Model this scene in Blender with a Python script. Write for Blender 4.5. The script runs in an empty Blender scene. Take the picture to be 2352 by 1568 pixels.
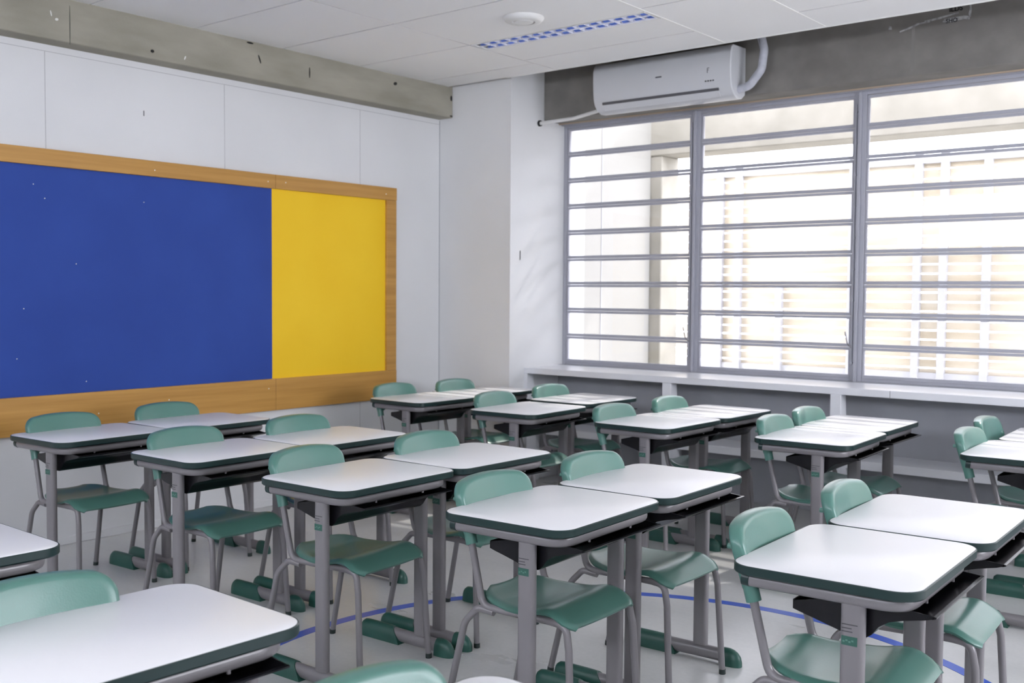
import bpy, bmesh, math, random
from mathutils import Vector, Matrix
random.seed(7)
C = bpy.context.scene.collection
R = math.radians
# ------------------------------------------------------------------ camera, world, lights, exposure
CAMH = 1.3813
yaw, pitch, roll = R(39.088), R(2.656), R(0.3926)
f_ = Vector((-math.sin(yaw)*math.cos(pitch), math.cos(yaw)*math.cos(pitch), -math.sin(pitch)))
r_ = Vector((math.cos(yaw), math.sin(yaw), 0)); u_ = r_.cross(f_)
r2 = r_*math.cos(roll)+u_*math.sin(roll); u2 = -r_*math.sin(roll)+u_*math.cos(roll)
cd = bpy.data.cameras.new('camera'); cam = bpy.data.objects.new('camera', cd); C.objects.link(cam)
cam.matrix_world = Matrix(((r2.x, u2.x, -f_.x, 0), (r2.y, u2.y, -f_.y, 0), (r2.z, u2.z, -f_.z, CAMH), (0, 0, 0, 1)))
cd.sensor_width = 36; cd.lens = 37.077; cd.clip_start = 0.05
cd.dof.use_dof = True; cd.dof.focus_distance = 3.3; cd.dof.aperture_fstop = 5.0
bpy.context.scene.camera = cam
W = bpy.data.worlds.new('world'); bpy.context.scene.world = W; W.use_nodes = True
bg = W.node_tree.nodes['Background']; bg.inputs[0].default_value = (0.86, 0.885, 1.0, 1); bg.inputs[1].default_value = 7.8
vs = bpy.context.scene.view_settings
vs.view_transform = 'Standard'; vs.look = 'None'; vs.gamma = 1; vs.use_curve_mapping = False; vs.exposure = 0.50

def light(name, kind, loc, rot, energy, col, **k):
    d = bpy.data.lights.new(name, kind); o = bpy.data.objects.new(name, d); C.objects.link(o)
    o.location = loc; o.rotation_euler = rot; d.energy = energy; d.color = col
    for a, b in k.items(): setattr(d, a, b)
    return o
# sun high behind the building: lights the fence beyond the windows
light('sun', 'SUN', (0, 0, 10), (R(-40), R(8), 0), 4.5, (1.0, 0.96, 0.90), angle=R(1))
# added fill lamp, just inside the unseen opening behind the camera
light('fill_back', 'AREA', (-1.2, -2.1, 2.4), (R(90), 0, 0), 9, (1.0, 0.95, 0.90), shape='RECTANGLE', size=7.5, size_y=.6)

# second added fill lamp, at the unseen opening right of the camera
light('fill_right', 'AREA', (3.1, 4.2, 1.95), (R(90), 0, R(90)), 30, (1.0, 0.97, 0.96), shape='RECTANGLE', size=2.6, size_y=1.3)

# ------------------------------------------------------------------ materials
def s2l(c): return tuple((x/255/12.92 if x/255 <= .04045 else ((x/255+.055)/1.055)**2.4) for x in c)
def mat(name, col, rough=.5, metal=0, spec=.5, coat=0, noise=None, bump=None, trans=0):
    m = bpy.data.materials.new(name); m.use_nodes = True; nt = m.node_tree; b = nt.nodes['Principled BSDF']
    b.inputs['Base Color'].default_value = (*col, 1); b.inputs['Roughness'].default_value = rough
    b.inputs['Metallic'].default_value = metal; b.inputs['Specular IOR Level'].default_value = spec
    b.inputs['Coat Weight'].default_value = coat; b.inputs['Coat Roughness'].default_value = .15
    tc = nt.nodes.new('ShaderNodeTexCoord')
    if noise:                                   # (scale, colour2, detail, stretch, lo, hi)
        sc, c2, det, st, lo, hi = noise
        mp = nt.nodes.new('ShaderNodeMapping'); mp.inputs['Scale'].default_value = st
        nz = nt.nodes.new('ShaderNodeTexNoise'); nz.inputs['Scale'].default_value = sc; nz.inputs['Detail'].default_value = det
        rp = nt.nodes.new('ShaderNodeValToRGB'); e = rp.color_ramp.elements
        e[0].position = lo; e[0].color = (*col, 1); e[1].position = hi; e[1].color = (*c2, 1)
        nt.links.new(tc.outputs['Object'], mp.inputs[0]); nt.links.new(mp.outputs[0], nz.inputs[0])
        nt.links.new(nz.outputs[0], rp.inputs[0]); nt.links.new(rp.outputs[0], b.inputs['Base Color'])
    if bump:                                    # (scale, strength)
        n2 = nt.nodes.new('ShaderNodeTexNoise'); n2.inputs['Scale'].default_value = bump[0]; n2.inputs['Detail'].default_value = 4
        bp = nt.nodes.new('ShaderNodeBump'); bp.inputs['Strength'].default_value = bump[1]; bp.inputs['Distance'].default_value = .004
        nt.links.new(tc.outputs['Object'], n2.inputs[0]); nt.links.new(n2.outputs[0], bp.inputs['Height']); nt.links.new(bp.outputs[0], b.inputs['Normal'])
    return m
one = (1, 1, 1)
M = {}
M['wall'] = mat('white_wall_panel', (.74, .745, .75), .55, noise=(1.3, (.69, .695, .70), 3, one, .35, .7), bump=(30, .05))
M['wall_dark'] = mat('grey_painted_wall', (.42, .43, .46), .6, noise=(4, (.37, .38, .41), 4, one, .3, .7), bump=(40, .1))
M['ceiling'] = mat('ceiling_tile', (.84, .84, .83), .8, bump=(180, .15))
M['tbar'] = mat('ceiling_joint', (.24, .245, .25), .6)
M['tbar_light'] = mat('ceiling_trim_light', (.85, .85, .82), .5)
M['concrete'] = mat('raw_concrete_olive', (.27, .255, .205), .8, noise=(3.0, (.37, .35, .29), 8, (1, .6, 2.2), .35, .7), bump=(60, .25))
M['concrete2'] = mat('raw_concrete_grey', (.175, .165, .15), .8, noise=(5, (.235, .222, .205), 8, (1, 1, 1.2), .35, .7), bump=(50, .3))
M['concrete3'] = mat('pale_concrete_outside', (.27, .255, .215), .8, noise=(4, (.33, .31, .265), 6, one, .35, .7))
M['wood'] = mat('varnished_pine', (.44, .225, .05), .42, spec=.4, noise=(3.2, (.56, .30, .075), 7, (6, .45, 14), .3, .7), bump=(40, .06))
M['blue'] = mat('blue_felt', (.024, .062, .30), .65, spec=.25, noise=(2.2, (.029, .074, .34), 4, one, .3, .7))
M['yellow'] = mat('yellow_felt', (.90, .56, .018), .65, spec=.25, noise=(2.2, (.93, .60, .025), 4, one, .3, .7))
M['laminate'] = mat('white_laminate', (.84, .835, .85), .36, spec=.4, noise=(2.0, (.80, .795, .81), 3, one, .3, .7))
M['rim'] = mat('dark_green_rim', (.008, .028, .027), .35, spec=.5)
M['green'] = mat('green_polypropylene', (.078, .195, .160), .28, spec=.5, noise=(3, (.090, .215, .18), 3, one, .3, .7), bump=(260, .06))
M['green_dark'] = mat('green_foot_plastic', (.018, .080, .062), .38, spec=.5, noise=(9, (.024, .10, .078), 3, one, .3, .7))
M['steel'] = mat('grey_painted_steel', (.19, .178, .188), .30, spec=.5, coat=.2, noise=(4, (.215, .202, .212), 3, one, .3, .7))
M['black'] = mat('black_plastic_tray', (.006, .006, .008), .25, spec=.35)
M['blackgap'] = mat('dark_gap', (.01, .01, .01), .8)
M['tip'] = mat('leg_tip', (.018, .03, .028), .6)
M['paper'] = mat('grey_print', (.06, .06, .065), .6)
M['alu'] = mat('grey_window_paint', (.36, .365, .41), .38, spec=.5, noise=(3, (.39, .395, .44), 3, one, .3, .7))
M['ledge'] = mat('white_ledge_paint', (.76, .77, .80), .28, spec=.5)
M['ac'] = mat('white_aircon_plastic', (.60, .61, .63), .32, spec=.5)
M['ac_dark'] = mat('aircon_slot', (.09, .09, .10), .5)
M['hose'] = mat('white_wrapped_hose', (.50, .51, .56), .5, noise=(30, (.40, .41, .46), 3, one, .3, .7), bump=(90, .5))
M['white'] = mat('white_plastic', (.72, .72, .70), .4)
M['tan'] = mat('tan_foam_strip', (.48, .38, .28), .7)
M['mirror'] = mat('mirror_louvre', (.93, .93, .98), .2, metal=.3)
M['blue_reflection'] = mat('painted_blue_reflection', (.22, .37, .92), .35, metal=.15)  # reflected blue sky painted into the reflector colour
M['tube_lamp'] = mat('white_lamp_tube', (.85, .86, .9), .3)
M['slat'] = mat('cream_fence_slat', (.42, .36, .27), .6, noise=(1.5, (.50, .45, .37), 3, (1, 1, 6), .35, .65))
M['post'] = mat('pale_grey_post', (.38, .38, .40), .5)
M['outfloor'] = mat('pale_paving', (.7, .7, .68), .7)
M['outwall'] = mat('cream_outer_wall', (.30, .293, .27), .6)
M['line'] = mat('blue_floor_paint', (.035, .10, .52), .30, noise=(14, (.05, .12, .56), 5, one, .35, .7))
def floor_mat():
    m = mat('polished_grey_floor', (.40, .415, .425), .30, spec=.5)
    nt = m.node_tree; b = nt.nodes['Principled BSDF']; tc = nt.nodes.new('ShaderNodeTexCoord')
    n1 = nt.nodes.new('ShaderNodeTexNoise'); n1.inputs['Scale'].default_value = 1.4; n1.inputs['Detail'].default_value = 8
    n2 = nt.nodes.new('ShaderNodeTexNoise'); n2.inputs['Scale'].default_value = 55; n2.inputs['Detail'].default_value = 3
    mp = nt.nodes.new('ShaderNodeMapping'); mp.inputs['Scale'].default_value = (1, 2.2, 1)
    mx = nt.nodes.new('ShaderNodeMix'); mx.inputs[0].default_value = .25
    rp = nt.nodes.new('ShaderNodeValToRGB'); e = rp.color_ramp.elements
    e[0].position = .3; e[0].color = (.50, .505, .50, 1); e[1].position = .7; e[1].color = (.66, .66, .65, 1)
    L = nt.links.new
    L(tc.outputs['Object'], mp.inputs[0]); L(mp.outputs[0], n1.inputs[0]); L(tc.outputs['Object'], n2.inputs[0])
    L(n1.outputs[0], mx.inputs[2]); L(n2.outputs[0], mx.inputs[3]); L(mx.outputs[0], rp.inputs[0]); L(rp.outputs[0], b.inputs['Base Color'])
    r2_ = nt.nodes.new('ShaderNodeMapRange'); r2_.inputs[3].default_value = .20; r2_.inputs[4].default_value = .42
    L(n1.outputs[0], r2_.inputs[0]); L(r2_.outputs[0], b.inputs['Roughness'])
    return m
M['floor'] = floor_mat()
def glass_mat():
    m = bpy.data.materials.new('clear_window_glass'); m.use_nodes = True; nt = m.node_tree; nt.nodes.clear()
    o = nt.nodes.new('ShaderNodeOutputMaterial'); t = nt.nodes.new('ShaderNodeBsdfTransparent'); g = nt.nodes.new('ShaderNodeBsdfGlossy')
    t.inputs[0].default_value = (.97, .965, .96, 1); g.inputs['Roughness'].default_value = .03
    mx = nt.nodes.new('ShaderNodeMixShader'); fr = nt.nodes.new('ShaderNodeFresnel'); fr.inputs[0].default_value = 1.3
    L = nt.links.new; L(fr.outputs[0], mx.inputs[0]); L(t.outputs[0], mx.inputs[1]); L(g.outputs[0], mx.inputs[2]); L(mx.outputs[0], o.inputs[0])
    return m
M['glass'] = glass_mat()

# ------------------------------------------------------------------ mesh helpers
class MB:
    def __init__(s): s.v = []; s.f = []
    def add(s, vs, fs):
        n = len(s.v); s.v += [tuple(v) for v in vs]; s.f += [tuple(i+n for i in f) for f in fs]; return s
    def box(s, x0, x1, y0, y1, z0, z1):
        return s.add([(x, y, z) for z in (z0, z1) for y in (y0, y1) for x in (x0, x1)],
                     [(0, 2, 3, 1), (4, 5, 7, 6), (0, 1, 5, 4), (2, 6, 7, 3), (0, 4, 6, 2), (1, 3, 7, 5)])
    def prism(s, poly, a0, a1, axis='z'):
        n = len(poly)
        def P(p, a): return {'z': (p[0], p[1], a), 'y': (p[0], a, p[1]), 'x': (a, p[0], p[1])}[axis]
        vs = [P(p, a0) for p in poly]+[P(p, a1) for p in poly]
        fs = [tuple(range(n))[::-1], tuple(range(n, 2*n))]+[(i, (i+1) % n, n+(i+1) % n, n+i) for i in range(n)]
        return s.add(vs, fs)
    def tube(s, pts, ra, rb=None, n=12, cap=True, up=None):
        """sweep an ellipse (ra sideways, rb along 'up') along a polyline"""
        rb = rb or ra; pts = [Vector(p) for p in pts]; rings = []; U = None
        for i, p in enumerate(pts):
            a = pts[max(i-1, 0)]; b = pts[min(i+1, len(pts)-1)]; t = (b-a).normalized()
            if up is not None: u = Vector(up)
            else: u = U if U is not None else (Vector((0, 0, 1)) if abs(t.z) < .9 else Vector((0, 1, 0)))
            u = (u-t*u.dot(t)).normalized(); U = u; w = t.cross(u)
            rings.append([p+w*ra*math.cos(2*math.pi*k/n)+u*rb*math.sin(2*math.pi*k/n) for k in range(n)])
        vs = [v for r in rings for v in r]; fs = []
        for i in range(len(rings)-1):
            for k in range(n): fs.append((i*n+k, i*n+(k+1) % n, (i+1)*n+(k+1) % n, (i+1)*n+k))
        if cap: fs += [tuple(range(n))[::-1], tuple(range((len(rings)-1)*n, len(rings)*n))]
        return s.add(vs, fs)
    def loft(s, rings, cap=True, closed=True):
        n = len(rings[0]); vs = [v for r in rings for v in r]; fs = []
        for i in range(len(rings)-1):
            for k in range(n if closed else n-1): fs.append((i*n+k, i*n+(k+1) % n, (i+1)*n+(k+1) % n, (i+1)*n+k))
        if cap: fs += [tuple(range(n))[::-1], tuple(range((len(rings)-1)*n, len(rings)*n))]
        return s.add(vs, fs)
    def lathe(s, prof, c, n=32):
        return s.loft([[(c[0]+r*math.cos(2*math.pi*k/n), c[1]+r*math.sin(2*math.pi*k/n), c[2]+z) for k in range(n)] for r, z in prof])
    def build(s, name, m, parent=None, smooth=40, bevel=0, segs=2, sub=0):
        me = bpy.data.meshes.new(name); me.from_pydata(s.v, [], s.f); me.update()
        bm = bmesh.new(); bm.from_mesh(me); bmesh.ops.recalc_face_normals(bm, faces=bm.faces); bm.to_mesh(me); bm.free()
        me.materials.append(m if not isinstance(m, str) else M[m])
        if smooth: me.shade_smooth(); me.set_sharp_from_angle(angle=R(smooth))
        o = bpy.data.objects.new(name, me); C.objects.link(o)
        if parent: o.parent = parent
        if bevel:
            b = o.modifiers.new('bevel', 'BEVEL'); b.width = bevel; b.segments = segs; b.limit_method = 'ANGLE'; b.angle_limit = R(40)
        if sub:
            b = o.modifiers.new('sub', 'SUBSURF'); b.levels = sub; b.render_levels = sub
        return o
def rrect(hx, hy, r, n=8, cx=0, cy=0):
    o = []
    for sx, sy, a0 in ((1, 1, 0), (-1, 1, 90), (-1, -1, 180), (1, -1, 270)):
        for k in range(n+1):
            a = R(a0+90*k/n); o.append((cx+sx*(hx-r)+r*math.cos(a), cy+sy*(hy-r)+r*math.sin(a)))
    return o
def fillet(pts, rad, n=6):
    pts = [Vector(p) for p in pts]; out = [pts[0]]
    for i in range(1, len(pts)-1):
        a, b, c = pts[i-1], pts[i], pts[i+1]; r = rad[i-1] if isinstance(rad, (list, tuple)) else rad
        d1 = (a-b).normalized(); d2 = (c-b).normalized(); ang = d1.angle(d2); t = min(r/math.tan(ang/2), (a-b).length*.49, (c-b).length*.49)
        p1, p2 = b+d1*t, b+d2*t
        for k in range(n+1):
            s = k/n; out.append((1-s)**2*p1+2*s*(1-s)*b+s*s*p2)
    out.append(pts[-1]); return out
def empty(name, loc=(0, 0, 0), rz=0, **k):
    o = bpy.data.objects.new(name, None); C.objects.link(o); o.location = loc; o.rotation_euler = (0, 0, rz); o.empty_display_size = .1
    for a, b in k.items(): o[a] = b
    return o
def tag(o, label, cat, group=None):
    o['label'] = label; o['category'] = cat
    if group: o['group'] = group
    return o
def struct(o): o['kind'] = 'structure'; return o

# ------------------------------------------------------------------ room shell
XW, YP, XP, ZC = -5.45, 5.833, -4.762, 2.891         # board wall, pilaster face, pilaster side, ceiling
YB, YWN, YE = 6.22, 6.48, 5.79                        # concrete beam face, window plane, ceiling edge
XR, YBK = 3.2, -2.2
fl = struct(MB().box(-5.7, XR, YBK-.3, 6.6, -.12, 0).build('floor', 'floor'))
# painted circle on the floor, 1 mm thick
cx, cy, r0, r1 = -1.905, 2.86, 1.375, 1.427
N = 128; ring = []
for rr, z in ((r0, .0002), (r1, .0002), (r1, .0012), (r0, .0012)):
    ring.append([(cx+rr*math.cos(2*math.pi*k/N), cy+rr*math.sin(2*math.pi*k/N), z) for k in range(N)])
tag(MB().loft(ring+[ring[0]], cap=False).build('floor_line', 'line'), 'blue painted circle line on the grey floor under the desks', 'floor marking')

# left wall with panel joints
wl = struct(MB().box(-5.65, XW, YBK, 6.6, 0, 3.3).build('wall_left', 'wall'))
j = MB()
for y in (1.70, 2.796, 3.918, 5.03): j.box(XW-.001, XW+.0006, y-.0018, y+.0018, .05, 2.63)
j.box(XW-.001, XW+.0006, YBK, YP, 2.631, 2.634)
j.build('panel_joint', mat('wall_joint', (.45, .45, .46), .7), wl)
MB().box(XW-.001, XW+.002, 3.370, 3.374, 2.37, 2.40).build('nail_mark', 'blackgap', wl)
struct(MB().box(XW, XW+.012, YBK, YP, 0, .045).build('baseboard_left', 'wall', bevel=.003))
# concrete beam along left wall
bl = struct(MB().box(XW-.1, -5.318, YBK, YP-.001, 2.668, 3.3).build('trim_1', 'concrete', bevel=.006))
XB = -5.318
def mark(y, z, w, h, tilt=0, m='blackgap', nm='dark_mark'):
    mb = MB(); n = 10; c, s = math.cos(tilt), math.sin(tilt)
    P = [(w/2*math.cos(2*math.pi*k/n), h/2*math.sin(2*math.pi*k/n)) for k in range(n)]
    mb.prism([(y+a*c-b*s, z+a*s+b*c) for a, b in P], XB-.002, XB+.002, 'x'); mb.build(nm, m, bl)
mark(3.347, 2.712, .022, .018); mark(4.08, 2.795, .010, .055, .35); mark(4.472, 2.778, .009, .07, 0)
mark(5.238, 2.828, .034, .022, .3); mark(5.815, 2.81, .02, .04); mark(5.815, 2.68, .03, .012); mark(4.01, 2.88, .05, .012)
mark(2.795, 2.775, .018, .014, .3, 'white', 'light_mark'); mark(3.556, 2.711, .008, .025, -.4, 'white', 'light_mark'); mark(2.765, 2.80, .006, .03, .2, 'white', 'light_mark')
mark(2.866, 2.76, .006, .21, 0, mat('seam_dark', (.13, .13, .11), .8), 'form_seam')
# pilaster in the corner
pil = struct(MB().box(-5.65, XP, YP, 6.75, 0, 3.3).build('wall_corner', 'wall', bevel=.004))
MB().box(XP-.004, XP+.0025, YP-.0025, YP+.045, 0, ZC).build('corner_bead', 'wall', pil)
MB().prism([(5.943, 1.615), (5.951, 1.62), (5.951, 1.685), (5.943, 1.68)], XP-.001, XP+.0015, 'x').build('wall_slot', 'blackgap', pil)
MB().box(XW, XW+.004, YP-.004, YP+.0005, 0, 2.66).build('corner_joint', mat('wall_joint2', (.4, .41, .43), .7), pil)
struct(MB().box(XW, XP, YP-.012, YP, 0, .045).build('baseboard_corner', 'wall', bevel=.003))
# window wall
XF = 1.0                                              # right end of the windows
struct(MB().box(XP-.5, XR+.2, YB, 6.62, 2.645, 3.3).build('wall_upper', 'concrete2', bevel=.006))
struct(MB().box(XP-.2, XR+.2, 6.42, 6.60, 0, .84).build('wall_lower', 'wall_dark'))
struct(MB().box(XF, XR+.2, 6.42, 6.60, .84, 2.645).build('wall_window_side', 'wall'))
rw = MB(); rw.box(XR, XR+.2, YBK, 6.6, 0, 1.2); rw.box(XR, XR+.2, YBK, 6.6, 2.7, 3.3); rw.box(XR, XR+.2, YBK, 2.8, 1.2, 2.7); rw.box(XR, XR+.2, 5.6, 6.6, 1.2, 2.7)  # unseen opening added and sized to light the room
struct(rw.build('wall_right', 'wall'))
# back wall, with an unseen band left open to let fill light in
bw = MB(); bw.box(-5.65, XR+.2, YBK-.15, YBK, 0, 2.05); bw.box(-5.65, XR+.2, YBK-.15, YBK, 2.75, 3.3)
for x in (-5.65, -2.6, .3, XR-.2): bw.box(x, x+.35, YBK-.15, YBK, 2.05, 2.75)
struct(bw.build('wall_back', 'wall'))
struct(MB().box(-6.2, XR+.4, YBK-.6, 6.64, 3.3, 3.5).build('light_block_slab', 'concrete3'))  # unseen slab added to block light, cut short so sky reaches the windows

# ceiling tiles
cl = MB(); g = .005
cl2 = MB()
def tile(x0, x1, y0, y1): cl.box(x0+g, x1-g, y0+g, y1-g, ZC, ZC+.02)
ys = [YBK+.0, -1.51, -.87, -.23, .41, 1.05, 1.69, 2.335, 2.98, 3.62, 4.257, 4.90, 5.54, YE]
for a, b in zip(ys[:-1], ys[1:]):
    tile(-5.40, -4.33, a, b)
for a, b in zip(ys[:-1], ys[1:]):
    if b > 4.95: break
    for x0, x1 in ((-4.33, -3.065),): tile(x0, x1, a, b)
tile(-4.33, -3.065, 5.056, 5.43); tile(-4.33, -3.065, 5.43, YE)
yb = [YBK, -1.0, -.3, .4, 1.05, 1.7, 2.3, 2.95, 3.6, 4.2, 4.83, YE]
for a, b in zip(yb[:-1], yb[1:]): tile(-3.065, -2.435, a, b)
yc = [YBK, -1.0, -.3, .4, 1.05, 1.7, 2.3, 2.95, 3.6, 4.2, 4.80, 5.40, YE]
for x0, x1 in ((-2.435, -1.18), (-1.18, .07), (.07, 1.32), (1.32, XR)):
    for a, b in zip(yc[:-1], yc[1:]): tile(x0, x1, a, b)
ce = struct(cl.build('ceiling', 'ceiling', smooth=0))
tb = MB().box(-5.40, -4.33+.02, YBK, YE, ZC+.006, ZC+.03)
tb.box(-4.335, -4.305, YBK, YE, ZC+.006, ZC+.03); tb.box(-4.31, -3.08, YBK, 4.896, ZC+.006, ZC+.03); tb.box(-4.31, -3.08, 5.06, YE, ZC+.006, ZC+.03)
tb.box(-3.08, XR, YBK, YE, ZC+.006, ZC+.03)
tb.build('joint_backing', 'tbar', ce)
lt = MB()
for x in (-3.065, -2.435): lt.box(x-.006, x+.006, 2.0, YE, ZC-.002, ZC+.004)
lt.box(XP, XR, YE-.012, YE+.004, ZC-.003, ZC+.025)
lt.build('joint_trim', 'tbar_light', ce)

# ------------------------------------------------------------------ windows
def make_window(n, x0, x1):
    w = empty('window_%d' % n, (x0, YWN, .84), kind='structure'); L = x1-x0
    fr = MB(); F = .028
    fr.box(0, F, -.01, .05, 0, 1.80); fr.box(L-F, L, -.01, .05, 0, 1.80)
    fr.box(F, L-F, -.008, .05, 0, .02); fr.box(F, L-F, -.008, .05, 1.775, 1.80)
    fr.build('window_frame', 'alu', w, bevel=.002)
    zb = .013; ph = .1960; t = .017
    for i in range(9):
        z0 = .020+i*.195; z1 = z0+.1925
        sa = MB(); a, b = F+.002, L-F-.002
        sa.box(a, b, -.004, .016, z0, z0+t+.004); sa.box(a, b, .0, .020, z1-t, z1)
        sa.box(a, a+.012, -.002, .018, z0+t, z1-t); sa.box(b-.012, b, -.002, .018, z0+t, z1-t)
        s = sa.build('sash', 'alu', w, bevel=.0015)
        MB().box(a+.010, b-.010, .006, .010, z0+t, z1-t+.002).build('glass_pane', 'glass', s, smooth=0)
    rod = MB().tube([(L-.018, -.018, .10), (L-.018, -.018, 1.72)], .006, n=8)
    for k in range(9): rod.box(L-.030, L-.008, -.022, -.008, .11+k*.195, .122+k*.195)
    rd = rod.build('opening_rod', 'alu', w)
    MB().tube(fillet([(L-.018, -.02, .21), (L-.03, -.05, .235), (L-.045, -.055, .31)], .02), .004, n=8).build('opening_lever', M['steel'], w)
    return w
wx = []
x = XP
for i, wdt in enumerate((1.115, 1.135, 1.15, 1.15, 1.15)):
    make_window(i+1, x, x+wdt); wx.append((x, x+wdt)); x += wdt+.018
ml = MB()
for a, b in wx[:-1]: ml.box(b, b+.018, YWN-.03, YWN+.05, .84, 2.645)
struct(ml.build('trim_2', 'alu', bevel=.002))
struct(MB().box(XP, XF+.0, YWN-.08, YWN-.066, 2.637, 2.645).build('trim_3', 'tan'))
struct(MB().box(XP, XF+.0, YWN-.05, YWN+.06, 2.634, 2.645).build('trim_4', 'alu'))

# ------------------------------------------------------------------ ledge below the windows
led = empty('window_ledge', (XP, 6.0, 0)); tag(led, 'long white built-in ledge with shelf and brackets under the window', 'ledge')
MB().box(0, XR-XP, 0, .46, .795, .838).build('ledge_top', 'ledge', led, bevel=.003)
lj = MB().box(2.66, 2.663, -.0008, .002, .797, .836); lj.build('ledge_joint', 'tbar', led)
MB().box(0, XR-XP, .09, .42, .352, .402).build('lower_shelf', 'ledge', led, bevel=.003)
for k, xx in enumerate((0.0, 1.165, 2.31, 3.46, 4.61, 5.76)):
    pr = [(.0, .795), (.075, .795), (.085, .70), (.105, .58), (.135, .44), (.155, .40), (.155, .0), (.0, 0)]
    wd = .065 if k else .03
    MB().prism([(a, b) for a, b in pr], xx, xx+wd, 'x').build('bracket', 'ledge', led, bevel=.002)

# ------------------------------------------------------------------ outside the windows
struct(MB().box(-16, 12, 6.6, 16, -.12, -.01).build('floor_outside', 'outfloor'))
ow = struct(MB().box(-5.7, -4.85, 6.75, 7.85, -.01, 3.3).build('wall_outside', 'outwall'))
MB().box(-4.852, -4.845, 7.105, 7.115, 0, 3.3).build('wall_joint', 'post', ow)
struct(MB().box(-6.2, XR+.4, 7.85, 8.15, 2.56, 3.3).build('trim_5', 'concrete3', bevel=.01))
struct(MB().box(-5.2, -4.74, 7.86, 8.14, -.01, 2.56).build('trim_6', 'concrete3', bevel=.01))
fe = empty('slatted_fence', (-4, 9.4, 0)); tag(fe, 'cream horizontal slatted fence with grey posts outside the windows', 'fence')
sl = MB()
for k in range(30): sl.box(-8, 9, 0, .03, .10+k*.082, .10+k*.082+.070)
sl.build('slats', 'slat', fe)
for xx in (-1.9, -.98, -.78, -.35, .35, .93, 1.15, 1.50, 2.4, 3.3, 4.2): MB().box(xx-.03, xx+.03, -.06, 0, 0, 2.60 if xx != -.35 else 1.45).build('fence_post', 'post', fe)
for z in (.66, 2.52): MB().box(-8, 9, -.03, 0, z, z+.05).build('fence_rail', 'post', fe)

# ------------------------------------------------------------------ board on the left wall
bd = empty('notice_board', (XW, 3.0, .617)); tag(bd, 'large blue and yellow notice board in a pine frame on the left wall', 'notice board')
def B(y0, y1, z0, z1, d0, d1, nm, m, bev=0): return MB().box(d0, d1, y0-3.0, y1-3.0, z0-.617, z1-.617).build(nm, m, bd, bevel=bev)
B(.6, 4.262, .80, 2.05, 0, .012, 'blue_panel', 'blue'); B(4.262, 5.27, .80, 2.05, 0, .0121, 'yellow_panel', 'yellow')
B(.6, 4.279, 2.030, 2.119, 0, .030, 'frame_rail', 'wood', .002); B(4.281, 5.357, 2.030, 2.119, 0, .030, 'frame_rail', 'wood', .002)
B(.6, 4.276, .617, .820, 0, .030, 'frame_rail', 'wood', .002); B(4.278, 5.357, .617, .820, 0, .030, 'frame_rail', 'wood', .002)
B(5.260, 5.356, .821, 2.029, 0, .028, 'frame_stile', 'wood', .002)
sc = MB()
for y, z in ((3.42, 2.066), (4.22, 2.07), (4.36, 2.075), (5.25, 2.07), (3.50, .742), (4.22, .760), (5.30, .72), (3.06, .70)):
    sc.tube([(.029, y-3, z-.617), (.0315, y-3, z-.617)], .0035, n=8)
sc.build('screw_heads', 'tbar_light', bd)
pn = MB()
for y, z in ((2.72, 1.93), (2.78, 1.86), (3.36, 1.88), (2.95, 1.52), (2.62, 1.02), (3.0, .88), (2.66, 1.28)):
    pn.tube([(.0118, y-3, z-.617), (.013, y-3, z-.617)], .0028, n=8)
pn.build('pin_marks', 'tbar_light', bd)

# ------------------------------------------------------------------ ceiling fixtures
lm = empty('recessed_ceiling_light', (-4.318, 4.898, ZC)); tag(lm, 'unlit recessed strip light with mirrored louvre and painted blue reflection in the white ceiling', 'ceiling light')
LX, LY = 1.240, .156
hz = MB()
hz.box(0, LX, 0, .008, -.003, .075); hz.box(0, LX, LY-.008, LY, -.003, .075); hz.box(0, .008, .008, LY-.008, -.003, .075); hz.box(LX-.008, LX, .008, LY-.008, -.003, .075)
hz.build('lamp_frame', 'white', lm)
MB().box(.008, LX-.008, .008, LY-.008, .066, .072).build('reflector', 'blue_reflection', lm)
for yy in (.044, .112): MB().tube([(.03, yy, .050), (LX-.03, yy, .050)], .008, n=12).build('lamp_tube', 'tube_lamp', lm)
bl2 = MB()
nb = 15
for k in range(1, nb):
    xx = LX*k/nb
    bl2.prism([(xx-.010, .040), (xx-.004, .018), (xx-.002, .001), (xx+.002, .001), (xx+.004, .018), (xx+.010, .040)], .008, LY-.008, 'y')
bl2.build('cross_blades', 'mirror', lm)
bl2 = MB()
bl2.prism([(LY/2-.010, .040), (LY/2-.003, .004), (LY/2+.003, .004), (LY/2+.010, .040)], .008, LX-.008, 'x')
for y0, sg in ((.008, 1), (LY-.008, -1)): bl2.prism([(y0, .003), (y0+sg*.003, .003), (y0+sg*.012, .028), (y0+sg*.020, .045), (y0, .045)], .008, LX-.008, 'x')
bl2.build('side_reflectors', 'blue_reflection', lm)
bl2 = MB()
bl2.box(.008, LX-.008, LY/2-.004, LY/2+.004, -.001, .005); bl2.box(.008, LX-.008, LY-.013, LY-.008, -.001, .004)
for k in range(nb):
    x0, x1 = LX*k/nb+.004, LX*(k+1)/nb-.004; w = (x1-x0)*.30
    for yy in (LY/2-.0045, LY-.014):        # white fillets that shape the painted blue reflection into a half-moon per cell
        for a, b in ((x0, x0+w), (x1, x1-w)): bl2.prism([(a, .003), (b, .003), ((a+b*.6)/1.6, .010), (a, .030)], yy-.002, yy, 'y')
bl2.build('louvre', 'mirror', lm)
sd = empty('ceiling_speaker', (-3.662, 4.59, ZC)); tag(sd, 'round white fixture on the ceiling beside the strip light', 'ceiling fixture')
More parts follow.
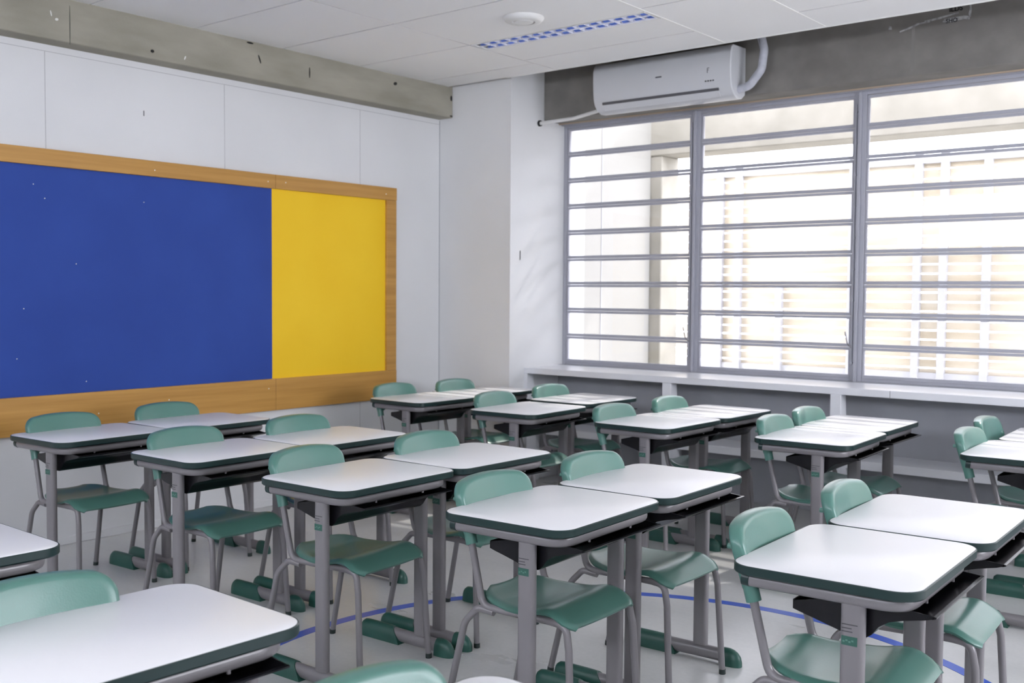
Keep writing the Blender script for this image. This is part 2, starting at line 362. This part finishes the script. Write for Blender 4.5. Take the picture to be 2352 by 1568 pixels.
MB().lathe([(.0, .0), (.112, .0), (.112, -.008), (.100, -.023), (.088, -.027), (.064, -.027), (.060, -.020), (.0, -.020)], (0, 0, 0), 40).build('base_ring', 'white', sd)
MB().lathe([(.0, -.020), (.054, -.020), (.054, -.025), (.050, -.029), (.0, -.030)], (0, 0, 0), 40).build('centre_cap', 'white', sd)

# ------------------------------------------------------------------ air conditioner
ac = empty('air_conditioner', (-4.19, YB, 2.62)); tag(ac, 'white split air conditioner on the concrete beam above the window', 'air conditioner')
AL = 1.045
prof = [(0, 0.03), (-.045, .0), (-.10, -.004), (-.150, .016), (-.178, .045), (-.192, .08), (-.20, .13), (-.203, .20), (-.202, .27), (-.192, .305), (-.17, .325), (0, .328)]
MB().prism(prof, .0, AL, 'x').build('casing', 'ac', ac, smooth=50, bevel=.006, segs=3)
MB().prism([(-.151, .012), (-.181, .046), (-.185, .043), (-.155, .008)], .07, AL-.09, 'x').build('air_flap', 'ac', ac)
MB().prism([(-.180, .044), (-.1865, .062), (-.1885, .061), (-.1835, .042)], .07, AL-.09, 'x').build('flap_slot', 'ac_dark', ac)
MB().prism([(-.1900, .078), (-.1912, .082), (-.1922, .0815), (-.191, .0775)], .05, AL-.05, 'x').build('panel_line', M['tbar'], ac)
bdg = MB().box(.50, .545, -.2045, -.2005, .172, .181); bdg.build('badge', 'ac_dark', ac)
ind = MB().box(AL-.165, AL-.162, -.2045, -.2015, .16, .19)
ind.box(AL-.165, AL-.150, -.2045, -.2015, .188, .191); ind.box(AL-.165, AL-.154, -.2045, -.2015, .176, .179)
for k in range(4): ind.box(AL-.18+k*.018, AL-.171+k*.018, -.204, -.2005, .105, .113)
ind.build('indicator_marks', 'paper', ac)
hp = fillet([(-3.16, 6.13, 2.672), (-3.07, 6.13, 2.69), (-2.99, 6.13, 2.78), (-2.975, 6.13, 2.90), (-3.02, 6.14, 3.05), (-3.08, 6.16, 3.2)], .07, 6)
hb = MB().tube(hp, .026, n=14)
tag(hb.build('insulated_pipe', 'hose'), 'white wrapped pipe curving up from the right end of the air conditioner', 'pipe')
dp = fillet([(-4.75, 6.16, 2.618), (-4.45, 6.16, 2.625), (-4.25, 6.14, 2.648), (-4.16, 6.12, 2.66)], .1, 6)
dr = empty('drain_pipe', (0, 0, 0)); tag(dr, 'thin white drain pipe from the corner to the air conditioner', 'pipe')
MB().tube(dp, .013, n=12).build('pipe', 'white', dr)
MB().tube([(-4.762, 6.16, 2.618), (-4.748, 6.16, 2.618)], .022, n=14).build('wall_collar', 'blackgap', dr)
# remnants of a torn paper notice on the concrete beam
st = empty('torn_sticker', (-1.9, YB, 2.95)); tag(st, 'torn remnant of a printed sticker on the concrete beam at upper right', 'sticker')
pm = mat('faded_paper', (.46, .46, .46), .8, noise=(40, (.26, .26, .255), 6, one, .4, .6))
def blob(pts, nm, m=pm, d=.0015): MB().prism([(a+1.9, b-2.95) for a, b in pts], -d, .001, 'y').build(nm, m, st)
blob([(-1.93, 2.925), (-1.90, 2.918), (-1.86, 2.922), (-1.81, 2.925), (-1.785, 2.918), (-1.782, 2.935), (-1.81, 2.944), (-1.86, 2.943), (-1.92, 2.942)], 'paper_scrap')
blob([(-1.785, 2.93), (-1.778, 2.932), (-1.775, 2.97), (-1.78, 3.03), (-1.788, 3.03), (-1.785, 2.98), (-1.79, 2.95)], 'paper_scrap')
blob([(-2.03, 2.938), (-1.95, 2.944), (-1.88, 2.956), (-1.84, 2.962), (-1.845, 2.968), (-1.93, 2.958), (-2.03, 2.948)], 'paper_scrap')
blob([(-2.17, 2.903), (-2.12, 2.912), (-2.06, 2.932), (-2.0, 2.935), (-2.0, 2.942), (-2.07, 2.940), (-2.13, 2.920), (-2.17, 2.910)], 'paper_scrap')
blob([(-2.235, 2.93), (-2.215, 2.925), (-2.22, 2.945), (-2.232, 2.95)], 'paper_scrap')
blob([(-1.93, 2.992), (-1.80, 2.998), (-1.785, 3.006), (-1.79, 3.025), (-1.92, 3.03)], 'paper_scrap', mat('faint_paper', (.25, .25, .245), .8))
def text(s, x, z, size, m, parent, nm, off=(0, 0, 0), rx=90, rz=0, d=.0006):
    c = bpy.data.curves.new('t', 'FONT'); c.body = s; c.size = size; c.extrude = d; c.offset = size*.02
    o = bpy.data.objects.new('t', c); C.objects.link(o); dg = bpy.context.evaluated_depsgraph_get()
    me = bpy.data.meshes.new_from_object(o.evaluated_get(dg)); bpy.data.objects.remove(o)
    me.materials.append(M[m]); q = bpy.data.objects.new(nm, me); C.objects.link(q)
    q.location = (x, off[1], z); q.rotation_euler = (R(rx), 0, R(rz)); q.parent = parent; return q
text('ILDS', .005, .026, .038, 'blackgap', st, 'print_letters', (0, -.002, 0))
text('SHO', -.012, -.034, .032, 'blackgap', st, 'print_letters', (0, -.002, 0))
sm = MB().prism([(-2.105, 2.67), (-2.085, 2.67), (-2.083, 2.93), (-2.100, 2.93)], YB-.001, YB+.001, 'y')
o = sm.build('trim_7', mat('concrete_streak', (.225, .215, .20), .85)); struct(o)

# ------------------------------------------------------------------ school desk (0.60 x 0.46, top at 0.71)
def make_desk():
    t = empty('school_desk'); hx, hy = .234, .300
    top = MB(); zz = .71
    a = rrect(hx-.004, hy-.004, .062, 10); b = rrect(hx-.001, hy-.001, .065, 10)
    top.loft([[(x, y, .6925) for x, y in a], [(x, y, .7085) for x, y in a], [(x, y, .7100) for x, y in rrect(hx-.0065, hy-.0065, .060, 10)]])
    top.build('desktop', 'laminate', t)
    rim = MB(); n10 = 10
    def ringz(d, z): return [(x, y, z) for x, y in rrect(hx-d, hy-d, .066-d, n10)]
    rim.loft([ringz(.0045, .7085), ringz(.002, .7088), ringz(.0, .7065), ringz(.0, .688), ringz(.003, .6845), ringz(.012, .6840), ringz(.012, .7)], cap=False)
    rim.build('edge_rim', 'rim', t)
    MB().prism(rrect(hx-.011, hy-.011, .055, 8), .6842, .6925, 'z').build('underside_panel', 'rim', t)
    # bent steel tube below the top: along both sides and round the front
    P = fillet([(-.185, -.262, .668), (.200, -.262, .666), (.200, .262, .666), (-.185, .262, .668)], .075, 10)
    MB().tube(P, .0125, .0175, n=14, up=(0, 0, 1)).build('top_frame', 'steel', t)
    for sy in (-1, 1):
        MB().tube([(-.203, sy*.262, .670), (-.183, sy*.262, .668)], .0145, .019, n=14, up=(0, 0, 1)).build('end_plug', 'rim', t)
        br = MB().box(-.14, -.115, min(sy*.250, 0), max(sy*.250, 0), .652, .672) if sy == -1 else None
        if br: br2 = MB().box(-.14, -.115, -.250, .250, .655, .675).build('cross_bar', 'steel', t)
        lg = MB().prism(rrect(.029, .0150, .0135, 5, .075, sy*.252), .055, .656, 'z')
        L = lg.build('leg', 'steel', t, smooth=30)
        if sy == -1:
            st_ = MB(); y = -.2676
            for z, w in ((.603, .038), (.594, .024), (.586, .026)): st_.box(.052, .052+w, y, y+.001, z-.0012, z+.0012)
            st_.build('printed_lines', 'paper', L)
            MB().box(.052, .090, y, y+.001, .553, .575).build('green_label', mat('green_label', (.03, .11, .085), .5), L)
            mk = MB()
            for k in range(4): mk.box(.055+k*.007, .060+k*.007, y-.0005, y+.001, .560+(k % 2)*.003, .564+(k % 2)*.003)
            mk.build('label_marks', mat('label_pale', (.10, .22, .18), .5), L)
        ft = MB().tube([(-.215, sy*.252, .032), (.18, sy*.252, .032)], .0195, .0255, n=16, up=(0, 0, 1))
        F = ft.build('foot', 'steel', t)
        # long shoe at the back end, arched section, slanted front edge
        sh = MB(); rings = []
        for x, k in ((-.238, .55), (-.234, .82), (-.222, .97), (-.205, 1), (-.12, 1), (-.075, .99), (-.055, .97)):
            rg = []
            for q in range(13):
                an = math.pi*q/12; xx = x+(.045*math.sin(an) if x > -.08 else 0)*(-1)+(.0 if x < -.08 else .035)
                rg.append((xx, sy*.252+.027*k*math.cos(an), .006+.058*k*math.sin(an)**.8 if q not in (0, 12) else .0))
            rings.append(rg)
        sh.loft(rings); sh.build('rear_shoe', 'green_dark', F)
        cp = MB(); rings = []
        for x, k in ((.165, 1.0), (.178, 1.03), (.195, 1.03), (.212, .96), (.226, .82), (.237, .6), (.243, .3), (.2445, .05)):
            rings.append([(x, sy*.252+.026*k*math.cos(math.pi*q/12), .0+(.006 if 0 < q < 12 else 0)+.056*k*math.sin(math.pi*q/12)**.85) for q in range(13)])
        cp.loft(rings); cp.build('front_cap', 'green_dark', F)
    # black book tray
    sec = [(.252, .641), (.232, .634), (.185, .624), (.150, .614), (.126, .598), (.110, .576), (.095, .565), (.055, .565), (.02, .575), (-.03, .589), (-.065, .598), (-.085, .604)]
    sec2 = [(x, z+.004) for x, z in sec]
    tr = MB().prism(sec+sec2[::-1], -.222, .222, 'y')
    for sy in (-1, 1):
        y0 = sy*.222; tr.prism(sec+[(-.085, .624), (.05, .652), (.13, .656), (.20, .650), (.252, .645)], min(y0, y0+sy*.004), max(y0, y0+sy*.004), 'y')
        tr.box(-.02, .10, y0-.006 if sy > 0 else y0, y0 if sy > 0 else y0+.006, .64, .668)
    tr.prism([(.246, .638), (.256, .641), (.257, .645), (.250, .6465)], -.226, .226, 'y')
    tr.box(-.087, -.083, -.222, .222, .604, .626)
    tr.build('book_tray', 'black', t)
    sn = MB()
    for yy in (-.12, .12): sn.tube([(.205, yy, .655), (.205, yy, .645)], .004, n=8)
    sn.build('screw', 'steel', t)
    return t

# ------------------------------------------------------------------ chair
def make_chair():
    t = empty('classroom_chair'); r = .0115
    # seat shell
    NU, NV = 26, 24; up, dn = [], []
    def seatpt(i, jv):
        s = -1+2*i/NU                       # across
        v = jv/NV                           # rear 0 .. front 1
        x = -.195+.395*v
        hw = .190*(1-.30*(1-min(v/.55, 1))**2.0)
        e = max(0, 1-v/.16); hw *= math.sqrt(max(1-.62*e*e, .02))
        ef = max(0, (v-.90)/.10); hw *= math.sqrt(max(1-.28*ef*ef, .02))
        y = s*hw
        z = .424+.010*math.exp(-((v-.05)/.12)**2)-.008*math.sin(math.pi*min(v/.7, 1))+.010*math.exp(-((v-.76)/.13)**2)
        z -= .030*max(0, (v-.80)/.20)**1.6
        z += .007*abs(s)**2.5*(1-v)+.004*abs(s)**2*(v)-.010*max(0, (abs(s)-.86)/.14)**2
        return (x, y, z)
    P = [[seatpt(i, jv) for i in range(NU+1)] for jv in range(NV+1)]
    mb = MB(); n = NU+1
    mb.add([p for row in P for p in row], [(jv*n+i, jv*n+i+1, (jv+1)*n+i+1, (jv+1)*n+i) for jv in range(NV) for i in range(NU)])
    s = mb.build('seat', 'green', t, smooth=60)
    so = s.modifiers.new('solid', 'SOLIDIFY'); so.thickness = .009; so.offset = -1
    bv = s.modifiers.new('bevel', 'BEVEL'); bv.width = .0035; bv.segments = 2; bv.limit_method = 'ANGLE'; bv.angle_limit = R(50)
    # backrest: closed curved shell with rounded rim
    HW, Z0, Z1 = .188, .603, .787; out = []
    def arc(cy_, cz_, r_, a0, a1, n): return [(cy_+r_*math.cos(R(a0+(a1-a0)*k/n)), cz_+r_*math.sin(R(a0+(a1-a0)*k/n))) for k in range(n+1)]
    rt, rb_ = .046, .020
    o2 = arc(HW-rt, Z1-rt, rt, 0, 90, 8)+[(HW-rt-(2*HW-2*rt)*k/12, Z1) for k in range(1, 12)]+arc(-HW+rt, Z1-rt, rt, 90, 180, 8)
    o2 += [(-HW, Z1-rt-(Z1-rt-Z0-rb_)*k/5) for k in range(1, 5)]+arc(-HW+rb_, Z0+rb_, rb_, 180, 270, 4)
    o2 += [(-HW+rb_+(2*HW-2*rb_)*k/12, Z0) for k in range(1, 12)]+arc(HW-rb_, Z0+rb_, rb_, 270, 360, 4)+[(HW, Z0+rb_+(Z1-rt-Z0-rb_)*k/5) for k in range(1, 5)]
    for y, z in o2:
        sx = abs(y)/HW; tt = (z-Z0)/(Z1-Z0)
        z += -.020*sx**2.2*tt+.038*(1-sx**3)*(1-tt)**2; y *= .955+.045*min(1, tt*1.5)
        out.append((y, z))
    rings = []
    for k, dx in ((.03, 0), (.30, 0), (.60, 0), (.84, 0), (.925, -.0006), (.962, -.003), (.986, -.0075), (1, -.014), (1, -.028), (.988, -.036), (.965, -.040), (.93, -.0405), (.90, -.030), (.84, -.022), (.5, -.020), (.03, -.020)):
        rg = []
        for y, z in out:
            yy = y*k; z2 = .705+(z-.705)*k; sx = yy/HW
            rg.append((-.198-.30*(z2-.60)+.020*sx*sx+dx, yy, z2))
        rings.append(rg)
    MB().loft(rings).build('backrest', 'green', t, smooth=70)
    for sy in (-1, 1):
        # one bent tube: upright + seat rail, legs follow
        U = fillet([(-.238, sy*.163, .735), (-.199, sy*.165, .59), (-.150, sy*.168, .398), (.105, sy*.172, .402), (.170, sy*.176, .405)], [.05, .045, .02], 7)
        MB().tube(U[:-1]+[Vector((.125, sy*.173, .402))], r, n=12).build('side_frame', 'steel', t)
        lg = fillet([(.120, sy*.173, .4025), (.172, sy*.175, .398), (.186, sy*.180, .33), (.205, sy*.190, 0.012)], [.045, .05], 7)
        Lg = MB().tube(lg, r, n=12).build('leg', 'steel', t)
        MB().tube([(.2055, sy*.190, .018), (.206, sy*.190, 0)], .0122, n=12).build('foot_tip', 'tip', Lg)
        lg = fillet([(-.105, sy*.168, .386), (-.165, sy*.171, .392), (-.215, sy*.178, .34), (-.290, sy*.190, .012)], [.03, .075], 7)
        Lg = MB().tube(lg, r, n=12).build('leg', 'steel', t)
        MB().tube([(-.289, sy*.190, .018), (-.2915, sy*.190, 0)], .0122, n=12).build('foot_tip', 'tip', Lg)
        sv = MB().tube([(-.198, sy*.165, .588), (-.2015, sy*.165, .60), (-.215, sy*.164, .65), (-.228, sy*.163, .70)], .0205, .0185, n=14)
        sv.build('sleeve', 'green', t)
        rv = MB().tube([(-.255, sy*.163, .722), (-.272, sy*.163, .722)], .008, n=12)
        rv.build('rivet', 'green', t)
    cb = MB()
    for xx in (-.10, .10): cb.tube([(xx, -.172, .400), (xx, .172, .400)], .008, n=10)
    cb.build('cross_bar', 'steel', t)
    return t

def copy_tree(o, parent=None):
    c = o.copy(); C.objects.link(c); c.parent = parent
    for ch in list(o.children): copy_tree(ch, c)
    return c
DG, CG = 'white school desks with green edges', 'green classroom chairs'
desks = [  # x, y, rot(deg), label
 (-1.009, 2.678, 2.3, 'white school desk at right foreground, nearer of its pair, whole top in view'),
 (-1.013, 3.287, 2.4, 'white school desk joined behind the desk at right foreground, cut by right frame edge'),
 (-1.980, 2.659, 2.6, 'white school desk at centre foreground, nearer of its pair, label on its near leg'),
 (-1.995, 3.267, 1.8, 'white school desk joined behind the centre foreground desk, its feet on the blue line'),
 (-2.879, 2.656, 1.4, 'white school desk left of centre, nearer of the third pair from the right foreground'),
 (-2.880, 3.262, -.2, 'white school desk joined behind the left of centre desk, dark tray under its front'),
 (-3.761, 2.668, .8, 'white school desk at left in front of the blue board, nearer of second pair'),
 (-3.740, 3.272, .2, 'white school desk at left, farther of the second pair from the board wall'),
 (-4.659, 2.599, 2.8, 'white school desk at far left under the blue board, nearer of its pair'),
 (-4.686, 3.206, .4, 'white school desk under the blue board, farther of the pair nearest the board wall'),
 (-4.661, 4.867, .1, 'small distant white school desk in front of the yellow panel, nearer of its pair'),
 (-4.700, 5.474, .7, 'small distant white school desk beside the corner pillar, farther of its pair'),
 (-3.789, 4.826, 3.1, 'distant white school desk, nearer of the second pair from the corner pillar'),
 (-3.879, 5.511, -.3, 'distant white school desk by the left end of the ledge, farther of its pair'),
 (-2.906, 4.812, -.1, 'white school desk in the window block, nearer of the pair under the first mullion'),
 (-2.904, 5.420, -.6, 'white school desk nearest the ledge under the middle window, farther of its pair'),
 (-2.016, 4.837, 3.0, 'white school desk in the window block behind the right foreground chairs, nearer of its pair'),
 (-2.067, 5.443, 1.2, 'white school desk by the ledge below the third window, farther of its pair'),
 (-1.117, 4.946, 2.9, 'white school desk cut off by the right edge, nearer of the two there'),
 (-1.120, 5.560, 2.9, 'white school desk cut off by the right edge close to the ledge'),
 (-1.889, 1.097, -2.0, 'largest white school desk at the bottom left corner of the picture'),
 (-2.876, 1.106, -1.5, 'white school desk corner at the left edge, behind the bottom left desk'),
 (-.977, 1.104, -1.5, 'white school desk whose far corner just shows at the bottom edge centre'),
]
chairs = [  # x, y, rot, label
 (-1.025, 2.670, 4.2, 'green chair at right foreground tucked under the nearer desk, large seat in view'),
 (-1.025, 3.268, 3.6, 'green chair at right foreground behind the farther desk of the pair'),
 (-1.982, 2.655, 1.5, 'green chair at centre foreground tucked under the nearer desk'),
 (-1.988, 3.232, .5, 'green chair at the farther desk of the centre foreground pair'),
 (-2.905, 2.650, 5.0, 'green chair left of centre tucked under the nearer desk of its pair'),
 (-2.860, 3.250, .5, 'green chair left of centre at the farther desk of its pair'),
 (-3.735, 2.655, 1.4, 'green chair at left, nearer one at the second pair from the board wall'),
 (-3.732, 3.268, .2, 'green chair at left, farther one at the second pair from the board wall'),
 (-4.625, 2.575, 2.0, 'green chair at far left with its back against the board frame, nearer one'),
 (-4.690, 3.175, .3, 'green chair below the blue board, farther one of the pair by the wall'),
 (-4.680, 4.850, .5, 'small distant green chair in front of the yellow panel edge'),
 (-4.620, 5.370, .3, 'small distant green chair in front of the grey corner pillar'),
 (-3.812, 4.840, 1.4, 'distant green chair at the nearer desk, second row from the corner pillar'),
 (-3.890, 5.495, 1.0, 'distant green chair just below the left end of the white ledge'),
 (-2.895, 4.740, 0, 'green chair at the nearer desk under the first window mullion'),
 (-2.895, 5.330, 2.0, 'green chair close to the second ledge bracket at the farther desk'),
 (-2.015, 4.855, 2.0, 'green chair, nearer of two side by side below the third window'),
 (-2.045, 5.325, 2.0, 'green chair, farther of two side by side below the third window'),
 (-1.130, 4.975, .8, 'green chair near the right edge, nearer of the two there'),
 (-1.195, 5.505, 1.6, 'green chair near the right edge, farther and partly hidden'),
 (-1.865, 1.030, -1, 'green chair backrest at the left edge behind the bottom left desk'),
 (-.940, 1.080, -1, 'green chair backrest cut off by the bottom edge at centre left'),
]
d0 = make_desk(); c0 = make_chair()
for i, (x, y, a, lb) in enumerate(desks):
    o = d0 if i == 0 else copy_tree(d0)
    o.location = (x, y, 0); o.rotation_euler = (0, 0, R(a)); tag(o, lb, 'desk', DG)
for i, (x, y, a, lb) in enumerate(chairs):
    o = c0 if i == 0 else copy_tree(c0)
    o.location = (x, y, 0); o.rotation_euler = (0, 0, R(a)); tag(o, lb, 'chair', CG)
